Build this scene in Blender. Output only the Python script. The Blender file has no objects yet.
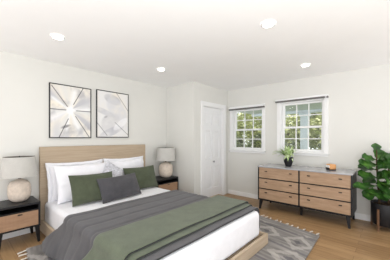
import bpy, bmesh, math, random
from mathutils import Vector, Matrix, Euler, noise
random.seed(7)
PI = math.pi
S = bpy.context.scene
COL = S.collection

# ------------------------------------------------------------------ camera
cam_d = bpy.data.cameras.new('camera')
cam_d.sensor_width = 36.0
cam_d.lens = 220.0 / 390.0 * 36.0
cam_d.shift_y = 8.4 / 390.0
cam_d.clip_start = 0.05
cam = bpy.data.objects.new('camera', cam_d)
COL.objects.link(cam)
cam.location = (0, 0, 1.311)
cam.rotation_euler = (PI / 2, 0, math.radians(41.9 - 90))
S.camera = cam

# ------------------------------------------------------------------ world, sun, exposure
w = bpy.data.worlds.new('daylight')
S.world = w
w.use_nodes = True
wt = w.node_tree
wb = wt.nodes['Background']
tcw = wt.nodes.new('ShaderNodeTexCoord')
sep = wt.nodes.new('ShaderNodeSeparateXYZ')
wt.links.new(tcw.outputs['Generated'], sep.inputs[0])
mr = wt.nodes.new('ShaderNodeMapRange')
mr.inputs['From Min'].default_value = -0.25
mr.inputs['From Max'].default_value = 0.15
wt.links.new(sep.outputs['Z'], mr.inputs['Value'])
wr = wt.nodes.new('ShaderNodeValToRGB')
wr.color_ramp.elements[0].color = (2.4, 2.44, 2.54, 1)      # added glow below the horizon, helps light the ceiling
wr.color_ramp.elements[1].color = (1.35, 1.36, 1.40, 1)     # hazy white sky
wt.links.new(mr.outputs[0], wr.inputs[0])
wt.links.new(wr.outputs[0], wb.inputs['Color'])
wb.inputs['Strength'].default_value = 1.0
fl = bpy.data.lights.new('added_ceiling_fill', 'AREA')          # added fill light to brighten the ceiling, no real lamp here
fl.shape = 'DISK'; fl.size = 1.6; fl.energy = 46; fl.color = (0.965, 0.985, 1.0)
flo = bpy.data.objects.new('added_ceiling_fill', fl)
COL.objects.link(flo)
flo.location = (0.0, -0.3, 0.9)
flo.rotation_euler = Vector((0.55, 0.45, 1.0)).to_track_quat('-Z', 'Y').to_euler()
sun_d = bpy.data.lights.new('sun', 'SUN')
sun_d.energy = 4.0
sun_d.angle = math.radians(3)
sun_d.color = (1.0, 0.95, 0.86)
sun = bpy.data.objects.new('sun', sun_d)
COL.objects.link(sun)
sun.rotation_euler = Vector((0.3, 0.2, -0.9)).to_track_quat('-Z', 'Y').to_euler()
S.view_settings.view_transform = 'Standard'
S.view_settings.look = 'None'
S.view_settings.gamma = 1.0
S.view_settings.use_curve_mapping = False
S.view_settings.exposure = 0.0

# ------------------------------------------------------------------ materials
def srgb(r, g, b):
    f = lambda c: ((c / 255 + 0.055) / 1.055) ** 2.4 if c > 10 else c / 255 / 12.92
    return (f(r), f(g), f(b), 1)

class Mat:
    """small wrapper for node building"""
    def __init__(s, name, rgb=(200, 200, 200), rough=0.6, spec=0.5, metal=0.0):
        s.m = bpy.data.materials.new(name)
        s.m.use_nodes = True
        s.t = s.m.node_tree
        s.b = s.t.nodes['Principled BSDF']
        s.b.inputs['Base Color'].default_value = srgb(*rgb)
        s.b.inputs['Roughness'].default_value = rough
        s.b.inputs['Specular IOR Level'].default_value = spec
        s.b.inputs['Metallic'].default_value = metal
    def n(s, typ, **kw):
        nd = s.t.nodes.new(typ)
        for k, v in kw.items():
            setattr(nd, k, v)
        return nd
    def link(s, a, b):
        s.t.links.new(a, b)
    def coords(s, scale=(1, 1, 1), rot=(0, 0, 0)):
        tc = s.n('ShaderNodeTexCoord')
        mp = s.n('ShaderNodeMapping')
        mp.inputs['Scale'].default_value = scale
        mp.inputs['Rotation'].default_value = rot
        s.link(tc.outputs['Object'], mp.inputs['Vector'])
        return mp.outputs['Vector']
    def noise(s, vec, scale, detail=4, rough=0.55):
        nz = s.n('ShaderNodeTexNoise')
        nz.inputs['Scale'].default_value = scale
        nz.inputs['Detail'].default_value = detail
        nz.inputs['Roughness'].default_value = rough
        s.link(vec, nz.inputs['Vector'])
        return nz.outputs['Fac']
    def ramp(s, fac, stops):
        r = s.n('ShaderNodeValToRGB')
        el = r.color_ramp.elements
        while len(el) < len(stops):
            el.new(0.5)
        for e, (p, c) in zip(el, stops):
            e.position = p
            e.color = srgb(*c)
        s.link(fac, r.inputs['Fac'])
        return r.outputs['Color']
    def bump(s, h, strength=0.3, dist=0.01):
        bp = s.n('ShaderNodeBump')
        bp.inputs['Strength'].default_value = strength
        bp.inputs['Distance'].default_value = dist
        s.link(h, bp.inputs['Height'])
        s.link(bp.outputs['Normal'], s.b.inputs['Normal'])
    def color(s, out):
        s.link(out, s.b.inputs['Base Color'])

def m_plain(name, rgb, rough=0.6, spec=0.5, var=0.03, scale=30, bump=0.0, metal=0.0):
    M = Mat(name, rgb, rough, spec, metal)
    v = M.coords()
    f = M.noise(v, scale)
    lo = tuple(max(0, c * (1 - var)) for c in rgb)
    hi = tuple(min(255, c * (1 + var)) for c in rgb)
    M.color(M.ramp(f, [(0.3, lo), (0.7, hi)]))
    if bump:
        M.bump(f, bump)
    return M.m

def m_wood(name, a, b, c, scale=(1.2, 14, 14), rough=0.5, ribs=None):
    M = Mat(name, a, rough, 0.4)
    v = M.coords(scale)
    f = M.noise(v, 2.2, 8, 0.65)
    col = M.ramp(f, [(0.28, a), (0.5, b), (0.72, c)])
    if ribs:
        wv = M.n('ShaderNodeTexWave', wave_type='BANDS', bands_direction=ribs)
        wv.inputs['Scale'].default_value = 26
        wv.inputs['Distortion'].default_value = 1.2
        M.link(M.coords(), wv.inputs['Vector'])
        mx = M.n('ShaderNodeMix', data_type='RGBA', blend_type='MULTIPLY')
        mx.inputs['Factor'].default_value = 0.22
        M.link(col, mx.inputs['A'])
        M.link(wv.outputs['Color'], mx.inputs['B'])
        col = mx.outputs['Result']
        M.bump(wv.outputs['Fac'], 0.15, 0.003)
    else:
        M.bump(f, 0.08, 0.002)
    M.color(col)
    return M.m

def m_fabric(name, rgb, scale=260, var=0.10, bump=0.25, rough=0.95, sheen=0.2):
    M = Mat(name, rgb, rough, 0.1)
    v = M.coords()
    f = M.noise(v, scale, 2)
    g = M.noise(v, 9, 3)
    ad = M.n('ShaderNodeMath', operation='ADD')
    M.link(f, ad.inputs[0]); M.link(g, ad.inputs[1])
    hf = M.n('ShaderNodeMath', operation='MULTIPLY')
    hf.inputs[1].default_value = 0.5
    M.link(ad.outputs[0], hf.inputs[0])
    lo = tuple(c * (1 - var) for c in rgb); hi = tuple(min(255, c * (1 + var)) for c in rgb)
    M.color(M.ramp(hf.outputs[0], [(0.35, lo), (0.65, hi)]))
    M.bump(f, bump, 0.002)
    M.b.inputs['Sheen Weight'].default_value = sheen
    return M.m

def m_vcol(name, rough=0.9, spec=0.2, bump=0.0):
    M = Mat(name, (200, 200, 200), rough, spec)
    at = M.n('ShaderNodeVertexColor', layer_name='pattern')
    M.color(at.outputs['Color'])
    if bump:
        M.bump(M.noise(M.coords(), 180, 2), bump, 0.004)
    return M.m

def m_emit(name, rgb, strength):
    M = Mat(name, rgb, 0.5)
    M.b.inputs['Emission Color'].default_value = srgb(*rgb)
    M.b.inputs['Emission Strength'].default_value = strength
    return M.m

def m_glass():
    m = bpy.data.materials.new('window_glass')
    m.use_nodes = True
    t = m.node_tree
    t.nodes.remove(t.nodes['Principled BSDF'])
    out = t.nodes['Material Output']
    tr = t.nodes.new('ShaderNodeBsdfTransparent')
    tr.inputs['Color'].default_value = (0.95, 0.97, 0.96, 1)
    gl = t.nodes.new('ShaderNodeBsdfGlossy')
    gl.inputs['Roughness'].default_value = 0.02
    fr = t.nodes.new('ShaderNodeFresnel')
    fr.inputs['IOR'].default_value = 1.35
    mx = t.nodes.new('ShaderNodeMixShader')
    t.links.new(fr.outputs[0], mx.inputs['Fac'])
    t.links.new(tr.outputs[0], mx.inputs[1])
    t.links.new(gl.outputs[0], mx.inputs[2])
    t.links.new(mx.outputs[0], out.inputs['Surface'])
    return m

def m_floor():
    M = Mat('oak_planks', (180, 135, 90), 0.38, 0.4)
    tc = M.n('ShaderNodeTexCoord')
    mp = M.n('ShaderNodeMapping')
    mp.inputs['Rotation'].default_value = (0, 0, PI / 2)
    M.link(tc.outputs['Object'], mp.inputs['Vector'])
    br = M.n('ShaderNodeTexBrick')
    br.offset = 0.37
    br.inputs['Color1'].default_value = srgb(174, 142, 103)
    br.inputs['Color2'].default_value = srgb(155, 124, 87)
    br.inputs['Mortar'].default_value = srgb(112, 82, 56)
    br.inputs['Scale'].default_value = 1.0
    br.inputs['Mortar Size'].default_value = 0.0018
    br.inputs['Mortar Smooth'].default_value = 0.2
    br.inputs['Bias'].default_value = 0.0
    br.inputs['Brick Width'].default_value = 1.3
    br.inputs['Row Height'].default_value = 0.125
    M.link(mp.outputs['Vector'], br.inputs['Vector'])
    v = M.coords((14, 0.9, 1))
    f = M.noise(v, 2.4, 8, 0.65)
    g = M.ramp(f, [(0.25, (196, 176, 158)), (0.6, (255, 255, 255))])
    mx = M.n('ShaderNodeMix', data_type='RGBA', blend_type='MULTIPLY')
    mx.inputs['Factor'].default_value = 0.8
    M.link(br.outputs['Color'], mx.inputs['A']); M.link(g, mx.inputs['B'])
    M.color(mx.outputs['Result'])
    M.bump(f, 0.06, 0.002)
    return M.m

def m_foliage(name, a, b, c, rough=0.5, scale=7):
    M = Mat(name, b, rough, 0.4)
    M.color(M.ramp(M.noise(M.coords(), scale, 3), [(0.3, a), (0.5, b), (0.72, c)]))
    M.b.inputs['Subsurface Weight'].default_value = 0.0
    return M.m

WALL = m_plain('wall_paint', (221, 220, 214), 0.42, 0.5, 0.006, 3)
CEIL = m_plain('ceiling_paint', (247, 247, 246), 0.8, 0.2, 0.004, 3)
TRIM = m_plain('white_trim_paint', (240, 240, 239), 0.4, 0.4, 0.006, 5)
DOORM = m_plain('white_door_paint', (238, 238, 238), 0.4, 0.4, 0.006, 5)
FLOOR = m_floor()
GLASS = m_glass()
OAK_BED = m_wood('pale_oak', (170, 150, 127), (181, 162, 138), (192, 174, 151), (1.0, 20, 20), 0.55)
OAK_DRAWER = m_wood('ribbed_oak_x', (158, 124, 97), (173, 138, 109), (186, 152, 122), (2, 2, 12), 0.55, 'X')
OAK_DRAWER_Y = m_wood('ribbed_oak_y', (168, 137, 109), (183, 152, 123), (197, 166, 138), (2, 2, 12), 0.55, 'Y')
BLACK = m_plain('black_lacquer', (24, 24, 26), 0.4, 0.4, 0.08, 20)
TOPM = m_plain('glare_lightened_top', (170, 170, 173), 0.2, 1.0, 0.006, 25)  # base grey lightened to stand in for window glare
HANDLE = m_plain('dark_bronze', (46, 38, 32), 0.4, 0.5, 0.05, 20, metal=0.4)
WHITE_FAB = m_fabric('white_cotton', (238, 238, 242), 320, 0.02, 0.15)
SHEET = m_fabric('white_sheet', (238, 238, 241), 320, 0.02, 0.15)
GREEN_FAB = m_fabric('olive_linen', (80, 86, 69), 300, 0.10, 0.35)
THROW = m_fabric('sage_throw', (96, 103, 86), 220, 0.09, 0.35)
GREY_FAB = m_fabric('charcoal_linen', (77, 76, 79), 300, 0.10, 0.35)
BLANKET = m_fabric('grey_quilt', (89, 88, 90), 220, 0.07, 0.3)
EDGE_DARK = m_fabric('dark_edge', (44, 46, 44), 220, 0.07, 0.3)
SILVER_FAB = m_fabric('silver_marl', (196, 196, 202), 40, 0.16, 0.3)
SHADE = m_fabric('linen_shade', (194, 192, 186), 240, 0.03, 0.3)
DARKIN = m_plain('shade_inside', (120, 116, 108), 0.9, 0.1, 0.03, 20)
CERAMIC = m_plain('speckled_ceramic', (212, 198, 183), 0.75, 0.3, 0.05, 28, 0.2)
STEEL = m_plain('brushed_steel', (150, 150, 150), 0.35, 0.5, 0.03, 30, metal=0.9)
BLIND_DARK = m_plain('blind_slats', (112, 110, 108), 0.5, 0.3, 0.06, 60)
POTM = m_plain('black_pot', (30, 30, 33), 0.5, 0.4, 0.1, 20)
SOIL = m_plain('soil', (52, 40, 30), 0.95, 0.1, 0.3, 60, 0.5)
WALNUT = m_wood('walnut', (96, 70, 52), (116, 86, 64), (134, 102, 78), (8, 8, 1.5), 0.5)
BARK = m_plain('bark', (86, 70, 54), 0.9, 0.1, 0.2, 40, 0.5)
FIG = m_foliage('fig_leaf', (26, 56, 18), (47, 90, 30), (94, 140, 58), 0.42, 9)
SPIDER = m_foliage('lily_leaf', (136, 172, 96), (190, 212, 150), (236, 242, 216), 0.45, 30)
ORANGE = m_wood('orange_wood', (206, 148, 96), (222, 164, 108), (234, 180, 126), (4, 4, 16), 0.5)
OFFWHITE = m_plain('white_face', (232, 230, 226), 0.5, 0.3, 0.01, 20)
RUGM = m_vcol('woven_rug', 0.97, 0.05, 0.4)
ARTM = m_vcol('art_print', 0.55, 0.25)
TASSEL = m_fabric('cream_yarn', (216, 210, 200), 200, 0.05, 0.3)
LAMP_GLOW = m_emit('downlight_glow', (255, 251, 244), 20.0)
LEAF_A = m_foliage('tree_leaf_bright', (150, 156, 104), (184, 188, 134), (222, 222, 184), 0.6, 3)
LEAF_B = m_foliage('tree_leaf_mid', (134, 142, 104), (164, 170, 130), (204, 206, 172), 0.6, 3)
LEAF_C = m_foliage('bush_leaf_dark', (88, 98, 74), (114, 122, 96), (150, 156, 126), 0.6, 3)
LAWN = m_plain('lawn', (110, 128, 78), 0.95, 0.1, 0.15, 2)
PORCHM = m_plain('porch_paint', (206, 208, 210), 0.6, 0.3, 0.02, 5)
POSTM = m_plain('post_paint', (222, 228, 236), 0.55, 0.3, 0.01, 5)

# ------------------------------------------------------------------ builders
def BM():
    return bmesh.new()

def _merge(bm, t, M=None):
    if M is not None:
        bmesh.ops.transform(t, matrix=M, verts=t.verts)
    me = bpy.data.meshes.new('tmp')
    t.to_mesh(me); t.free()
    bm.from_mesh(me)
    bpy.data.meshes.remove(me)

def box(bm, lo, hi, bev=0.0, seg=2, M=None):
    t = bmesh.new()
    bmesh.ops.create_cube(t, size=1)
    sx, sy, sz = (hi[i] - lo[i] for i in range(3))
    for v in t.verts:
        v.co = Vector((lo[0] + (v.co.x + .5) * sx, lo[1] + (v.co.y + .5) * sy, lo[2] + (v.co.z + .5) * sz))
    if bev:
        bmesh.ops.bevel(t, geom=t.edges[:], offset=bev, segments=seg, affect='EDGES', profile=0.5)
    _merge(bm, t, M)
    return bm

def hexa(bm, bot, top, bev=0.0):
    """eight corners: bottom four and top four, counter-clockwise"""
    t = bmesh.new()
    vb = [t.verts.new(p) for p in bot]; vt = [t.verts.new(p) for p in top]
    t.faces.new(vb[::-1]); t.faces.new(vt)
    for i in range(4):
        j = (i + 1) % 4
        t.faces.new((vb[i], vb[j], vt[j], vt[i]))
    if bev:
        bmesh.ops.bevel(t, geom=t.edges[:], offset=bev, segments=2, affect='EDGES', profile=0.5)
    _merge(bm, t)
    return bm

def lathe(bm, prof, seg=40, c=(0, 0, 0)):
    t = bmesh.new()
    rings = []
    for r, z in prof:
        if r < 1e-5:
            rings.append([t.verts.new((c[0], c[1], c[2] + z))])
        else:
            rings.append([t.verts.new((c[0] + r * math.cos(2 * PI * k / seg), c[1] + r * math.sin(2 * PI * k / seg), c[2] + z)) for k in range(seg)])
    for a, b in zip(rings, rings[1:]):
        for k in range(seg):
            k2 = (k + 1) % seg
            if len(a) == 1 and len(b) == 1: continue
            if len(a) == 1: t.faces.new((a[0], b[k2], b[k]))
            elif len(b) == 1: t.faces.new((a[k], a[k2], b[0]))
            else: t.faces.new((a[k], a[k2], b[k2], b[k]))
    bmesh.ops.recalc_face_normals(t, faces=t.faces)
    _merge(bm, t)
    return bm

def tube(bm, pts, rad, seg=8):
    pts = [Vector(p) for p in pts]
    if not isinstance(rad, (list, tuple)): rad = [rad] * len(pts)
    t = bmesh.new()
    rings = []
    for i, p in enumerate(pts):
        d = (pts[min(i + 1, len(pts) - 1)] - pts[max(i - 1, 0)]).normalized()
        a = d.orthogonal().normalized(); b = d.cross(a)
        if i and rings:
            pass
        rings.append([t.verts.new(p + (a * math.cos(2 * PI * k / seg) + b * math.sin(2 * PI * k / seg)) * rad[i]) for k in range(seg)])
    for a, b in zip(rings, rings[1:]):
        off = min(range(seg), key=lambda o: sum((a[k].co - b[(k + o) % seg].co).length for k in range(seg)))
        for k in range(seg):
            t.faces.new((a[k], a[(k + 1) % seg], b[(k + 1 + off) % seg], b[(k + off) % seg]))
    t.faces.new(rings[0]); t.faces.new(rings[-1])
    bmesh.ops.recalc_face_normals(t, faces=t.faces)
    _merge(bm, t)
    return bm

def grid(bm, fn, nu, nv, wrap=False):
    """fn(i/nu, j/nv) -> point"""
    V = [[bm.verts.new(fn(i / nu, j / nv)) for j in range(nv + 1)] for i in range(nu + 1)]
    for i in range(nu):
        for j in range(nv):
            bm.faces.new((V[i][j], V[i + 1][j], V[i + 1][j + 1], V[i][j + 1]))
    return V

ROOT = {}
def thing(name, label, cat, loc=(0, 0, 0), group=None):
    o = bpy.data.objects.new(name, None)
    o.empty_display_size = 0.1
    COL.objects.link(o)
    o.location = loc
    ROOT[o.name] = Vector(loc)
    tag(o, label, cat, group)
    return o

def tag(o, label, cat, group=None):
    o['label'] = label; o['category'] = cat
    if group: o['group'] = group
    return o

def obj(name, bm, mat, parent=None, smooth=False, solid=0.0, subd=0, label=None, angle=None):
    """links a bmesh in WORLD coordinates as one mesh object"""
    me = bpy.data.meshes.new(name)
    if parent is not None:
        off = ROOT[parent.name]
    else:
        xs = [v.co for v in bm.verts]
        off = Vector(((min(v.x for v in xs) + max(v.x for v in xs)) / 2, (min(v.y for v in xs) + max(v.y for v in xs)) / 2, min(v.z for v in xs)))
    bmesh.ops.translate(bm, verts=bm.verts, vec=-off)
    bm.to_mesh(me); bm.free()
    o = bpy.data.objects.new(name, me)
    COL.objects.link(o)
    if parent is not None:
        o.parent = parent
        ROOT[o.name] = off          # sub-parts sit in the same frame
    else:
        o.location = off
        ROOT[o.name] = off
    me.materials.append(mat)
    if smooth:
        for p in me.polygons: p.use_smooth = True
        if angle:
            try: me.set_sharp_from_angle(angle=math.radians(angle))
            except Exception: pass
    if solid:
        md = o.modifiers.new('thickness', 'SOLIDIFY'); md.thickness = solid; md.offset = 0
    if subd:
        md = o.modifiers.new('smooth', 'SUBSURF'); md.levels = subd; md.render_levels = subd
    if label: o['label'] = label
    return o

def struct(name, bm, mat, parent=None, **k):
    o = obj(name, bm, mat, parent, **k)
    if parent is None: o['kind'] = 'structure'
    return o

# ------------------------------------------------------------------ room shell
YB, XW, YD, XB, H = 3.755, 4.437, 2.93, 3.235, 2.44
X0, Y0 = -1.3, -1.6
T = 0.12
struct('floor', box(BM(), (X0, Y0, -0.1), (XW + T, YB + T, 0)), FLOOR)
struct('ceiling', box(BM(), (X0, Y0, H), (XW + T, YB + T, H + 0.12)), CEIL)
struct('wall_back', box(BM(), (X0, YB, 0), (XB, YB + T, H)), WALL)
struct('wall_alcove', box(BM(), (XB, YD + T, 0), (XB + T, YB + T, H)), WALL)

# closet wall with the door opening
DX0, DX1, DZ = 3.52, 4.245, 2.0
cw = BM()
box(cw, (XB, YD, 0), (DX0, YD + T, H)); box(cw, (DX1, YD, 0), (XW + T, YD + T, H)); box(cw, (DX0, YD, DZ), (DX1, YD + T, H))
struct('wall_closet', cw, WALL)

# window wall with two openings
W1 = dict(y0=2.055, y1=2.80, z0=1.05, z1=1.985)
W2 = dict(y0=0.905, y1=1.672, z0=1.05, z1=2.02)
ww = BM()
TW = 0.16
for lo, hi in (((XW, Y0, 0), (XW + TW, W2['y0'], H)), ((XW, W2['y1'], 0), (XW + TW, W1['y0'], H)), ((XW, W1['y1'], 0), (XW + TW, YD + T, H)),
               ((XW, W2['y0'], 0), (XW + TW, W2['y1'], W2['z0'])), ((XW, W2['y0'], W2['z1']), (XW + TW, W2['y1'], H)),
               ((XW, W1['y0'], 0), (XW + TW, W1['y1'], W1['z0'])), ((XW, W1['y0'], W1['z1']), (XW + TW, W1['y1'], H))):
    box(ww, lo, hi)
struct('wall_right', ww, WALL)

# baseboards
BH, BT = 0.095, 0.014
def baseb(name, lo, hi): struct(name, box(BM(), lo, hi, 0.004), TRIM)
baseb('baseboard_back', (X0, YB - BT, 0), (XB - BT, YB, BH))
baseb('baseboard_alcove', (XB - BT, YD, 0), (XB, YB - BT, BH))
baseb('baseboard_right', (XW - BT, Y0, 0), (XW, YD - BT, BH))
baseb('baseboard_closet', (XB - BT, YD - BT, 0), (DX0 - 0.086, YD, BH))

# door casing
tr = BM()
CW = 0.085
box(tr, (DX0 - CW, YD - 0.02, 0), (DX0, YD, DZ + CW), 0.005)
box(tr, (DX1, YD - 0.02, 0), (DX1 + CW, YD, DZ + CW), 0.005)
box(tr, (DX0, YD - 0.02, DZ), (DX1, YD, DZ + CW), 0.005)
box(tr, (DX0, YD, 0), (DX0 + 0.012, YD + T, DZ)); box(tr, (DX1 - 0.012, YD, 0), (DX1, YD + T, DZ)); box(tr, (DX0, YD, DZ - 0.012), (DX1, YD + T, DZ))
struct('trim_1', tr, TRIM)

# six panel door
d0, d1 = DX0 + 0.015, DX1 - 0.015
dy = YD + 0.035
dl = BM()
st = 0.09
mid = (d0 + d1) / 2
cols = [(d0 + st, mid - st * .42), (mid + st * .42, d1 - st)]
rows = [(0.22, 0.72), (0.86, 1.50), (1.60, 1.87)]
zb, zt = 0.035, DZ - 0.016
ys, ye = dy, dy + 0.036
box(dl, (d0, ys, zb), (cols[0][0], ye, zt)); box(dl, (cols[0][1], ys, zb), (cols[1][0], ye, zt)); box(dl, (cols[1][1], ys, zb), (d1, ye, zt))
for cx0, cx1 in cols:
    zz = [zb] + [q for r in rows for q in r] + [zt]
    for k in range(0, len(zz), 2):
        box(dl, (cx0, ys, zz[k]), (cx1, ye, zz[k + 1]))
door = struct('door_1', dl, DOORM)
for cx0, cx1 in cols:
    for z0, z1 in rows:
        p = BM()
        box(p, (cx0, ys + 0.014, z0), (cx1, ye - 0.004, z1))
        g = 0.022
        hexa(p, [(cx0 + g, ys + 0.014, z0 + g), (cx1 - g, ys + 0.014, z0 + g), (cx1 - g, ys + 0.014, z1 - g), (cx0 + g, ys + 0.014, z1 - g)],
                [(cx0 + 2 * g, ys + 0.004, z0 + 2 * g), (cx1 - 2 * g, ys + 0.004, z0 + 2 * g), (cx1 - 2 * g, ys + 0.004, z1 - 2 * g), (cx0 + 2 * g, ys + 0.004, z1 - 2 * g)])
        bmesh.ops.recalc_face_normals(p, faces=p.faces)
        obj('door_panel', p, DOORM, door)
k = BM()
kx = (d0 + d1) / 2 + 0.02
tube(k, [(kx, ys, 0.80), (kx, ys - 0.02, 0.80)], 0.011, 12)
tube(k, [(kx, ys - 0.018, 0.80), (kx, ys - 0.024, 0.80), (kx, ys - 0.038, 0.80), (kx, ys - 0.046, 0.80)], [0.010, 0.019, 0.020, 0.010], 16)
obj('door_knob', k, STEEL, door, smooth=True, label='small round metal door knob')

# windows
def window(n, W, casing):
    y0, y1, z0, z1 = W['y0'], W['y1'], W['z0'], W['z1']
    fr = BM()
    c = casing
    box(fr, (XW - 0.018, y0 - c, z0), (XW, y0, z1 + c), 0.004)
    box(fr, (XW - 0.018, y1, z0), (XW, y1 + c, z1 + c), 0.004)
    box(fr, (XW - 0.018, y0, z1), (XW, y1, z1 + c), 0.004)
    box(fr, (XW - 0.012, y0 - c, z0 - 0.062), (XW, y1 + c, z0 - 0.02), 0.004)
    j = 0.014
    box(fr, (XW, y0, z0), (XW + TW, y0 + j, z1)); box(fr, (XW, y1 - j, z0), (XW + TW, y1, z1))
    box(fr, (XW, y0, z1 - j), (XW + TW, y1, z1)); box(fr, (XW, y0, z0), (XW + TW, y1, z0 + j))
    win = struct('window_%d' % n, fr, TRIM)
    sl = BM()
    box(sl, (XW - 0.045, y0 - c - 0.015, z0 - 0.022), (XW + 0.02, y1 + c + 0.015, z0 + 0.002), 0.006)
    obj('window_sill', sl, TRIM, win)
    zm = (z0 + z1) / 2 - 0.01
    a0, a1 = y0 + j, y1 - j
    for (nm, xa, za, zb_) in (('lower_sash', XW + 0.06, z0 + j, zm + 0.02), ('upper_sash', XW + 0.098, zm - 0.02, z1 - j)):
        s = BM()
        xb = xa + 0.034
        r = 0.04
        box(s, (xa, a0, za), (xb, a0 + r, zb_), 0.003); box(s, (xa, a1 - r, za), (xb, a1, zb_), 0.003)
        box(s, (xa, a0 + r, za), (xb, a1 - r, za + r), 0.003); box(s, (xa, a0 + r, zb_ - r * .9), (xb, a1 - r, zb_), 0.003)
        sash = obj(nm, s, TRIM, win)
        m = BM()
        for q in (1, 2):
            yy = a0 + r + (a1 - a0 - 2 * r) * q / 3
            box(m, (xa + 0.008, yy - 0.009, za + r), (xb - 0.008, yy + 0.009, zb_ - r * .9))
        zc = (za + zb_) / 2
        box(m, (xa + 0.0085, a0 + r, zc - 0.009), (xb - 0.0085, a1 - r, zc + 0.009))
        obj('muntins', m, TRIM, sash)
        g = BM()
        box(g, (xa + 0.015, a0 + r, za + r), (xa + 0.018, a1 - r, zb_ - r * .9))
        obj('glass', g, GLASS, sash)
    return win
window(1, W1, 0.062)
window(2, W2, 0.070)

def blind(y0, y1, zb_, label, cord_y=None):
    t = thing('window_blind', label, 'blind', (XW - 0.05, (y0 + y1) / 2, zb_), 'raised blinds above the windows')
    h = BM(); box(h, (XW - 0.062, y0, zb_ + 0.03), (XW - 0.019, y1, zb_ + 0.062), 0.003)
    obj('headrail', h, TRIM, t, label='white headrail')
    s = BM()
    for q in range(6):
        box(s, (XW - 0.066, y0 + 0.004, zb_ + 0.005 * q), (XW - 0.020, y1 - 0.004, zb_ + 0.005 * q + 0.0042))
    obj('slat_stack', s, BLIND_DARK, t)
    if cord_y is not None:
        c = BM()
        tube(c, [(XW - 0.07, cord_y, zb_ + 0.03), (XW - 0.072, cord_y, zb_ - 0.35), (XW - 0.072, cord_y + 0.004, zb_ - 0.72)], 0.0035, 6)
        tube(c, [(XW - 0.070, cord_y - 0.014, zb_ + 0.03), (XW - 0.070, cord_y - 0.012, zb_ - 0.35), (XW - 0.070, cord_y - 0.014, zb_ - 0.58)], 0.003, 6)
        obj('pull_cord', c, TRIM, t)
        ts = BM()
        tube(ts, [(XW - 0.072, cord_y + 0.004, zb_ - 0.71), (XW - 0.072, cord_y + 0.004, zb_ - 0.76)], [0.004, 0.008], 8)
        obj('cord_tassel', ts, TRIM, t)
blind(W1['y0'] - 0.065, W1['y1'] + 0.065, 1.962, 'narrow grey raised blind over the left window beside the closet door')
blind(W2['y0'] - 0.08, W2['y1'] + 0.085, 2.022, 'wider grey raised blind with hanging pull cord over the right window', W2['y0'] - 0.035)

# ------------------------------------------------------------------ ceiling lights
def downlight(x, y, label, power=9):
    t = thing('recessed_ceiling_light', label, 'ceiling light', (x, y, H), 'recessed ceiling lights')
    r = BM(); lathe(r, [(0.052, -0.013), (0.058, -0.014), (0.066, -0.011), (0.070, -0.001)], 40, (x, y, H))
    obj('trim_ring', r, TRIM, t, smooth=True)
    d = BM(); lathe(d, [(0, -0.016), (0.032, -0.0155), (0.052, -0.013)], 40, (x, y, H))
    obj('lens', d, LAMP_GLOW, t)
    l = bpy.data.lights.new('downlight_bulb', 'SPOT')
    l.energy = power; l.spot_size = math.radians(150); l.spot_blend = 1.0; l.shadow_soft_size = 0.06; l.color = (1, 0.96, 0.9)
    lo = bpy.data.objects.new('bulb', l); COL.objects.link(lo)
    lo.parent = t; lo.location = (0, 0, -0.035)
downlight(0.80, 2.76, 'round recessed ceiling light nearest the starburst picture')
downlight(2.30, 2.80, 'round recessed ceiling light near the alcove corner of the ceiling')
downlight(2.09, 0.91, 'large-looking round recessed ceiling light nearest the viewer, above the bed foot')
downlight(3.64, 0.99, 'round recessed ceiling light closest to the window wall')

# ------------------------------------------------------------------ bed
bed = thing('bed', 'low bed with pale oak headboard and frame against the picture wall', 'bed', (1.72, 2.4, 0))
HB = BM(); box(HB, (0.845, 3.672, 0.022), (2.61, 3.735, 1.19), 0.006)
obj('headboard', HB, OAK_BED, bed)
r = BM(); box(r, (0.842, 1.17, 0.022), (0.878, 3.672, 0.17), 0.004); obj('side_rail', r, OAK_BED, bed)
r = BM(); box(r, (2.575, 1.17, 0.022), (2.611, 3.672, 0.145), 0.004); obj('side_rail', r, OAK_BED, bed)
r = BM(); box(r, (0.842, 1.135, 0.022), (2.611, 1.17, 0.145), 0.004); obj('footboard', r, OAK_BED, bed)
s = BM()
for q in range(12):
    box(s, (0.88, 1.22 + q * 0.2, 0.085), (2.574, 1.31 + q * 0.2, 0.105))
obj('bed_slats', s, OAK_BED, bed)

# mattress with white sheet
MX0, MX1, MY0, MY1, MZ0, MZ1 = 0.885, 2.555, 1.205, 3.66, 0.106, 0.425
m = BM()
t = bmesh.new(); bmesh.ops.create_cube(t, size=1)
for v in t.verts:
    v.co = Vector(((MX0 + MX1) / 2 + v.co.x * (MX1 - MX0), (MY0 + MY1) / 2 + v.co.y * (MY1 - MY0), (MZ0 + MZ1) / 2 + v.co.z * (MZ1 - MZ0)))
bmesh.ops.bevel(t, geom=t.edges[:], offset=0.06, segments=6, affect='EDGES', profile=0.5)
_merge(m, t)
mo = obj('mattress', m, SHEET, smooth=True)
tag(mo, 'thick mattress in a white fitted sheet lying in the oak bed frame', 'mattress')

# cloth lying over the mattress: cross profile in X, extruded in Y
def smooth01(x): x = max(0, min(1, x)); return x * x * (3 - 2 * x)

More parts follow.
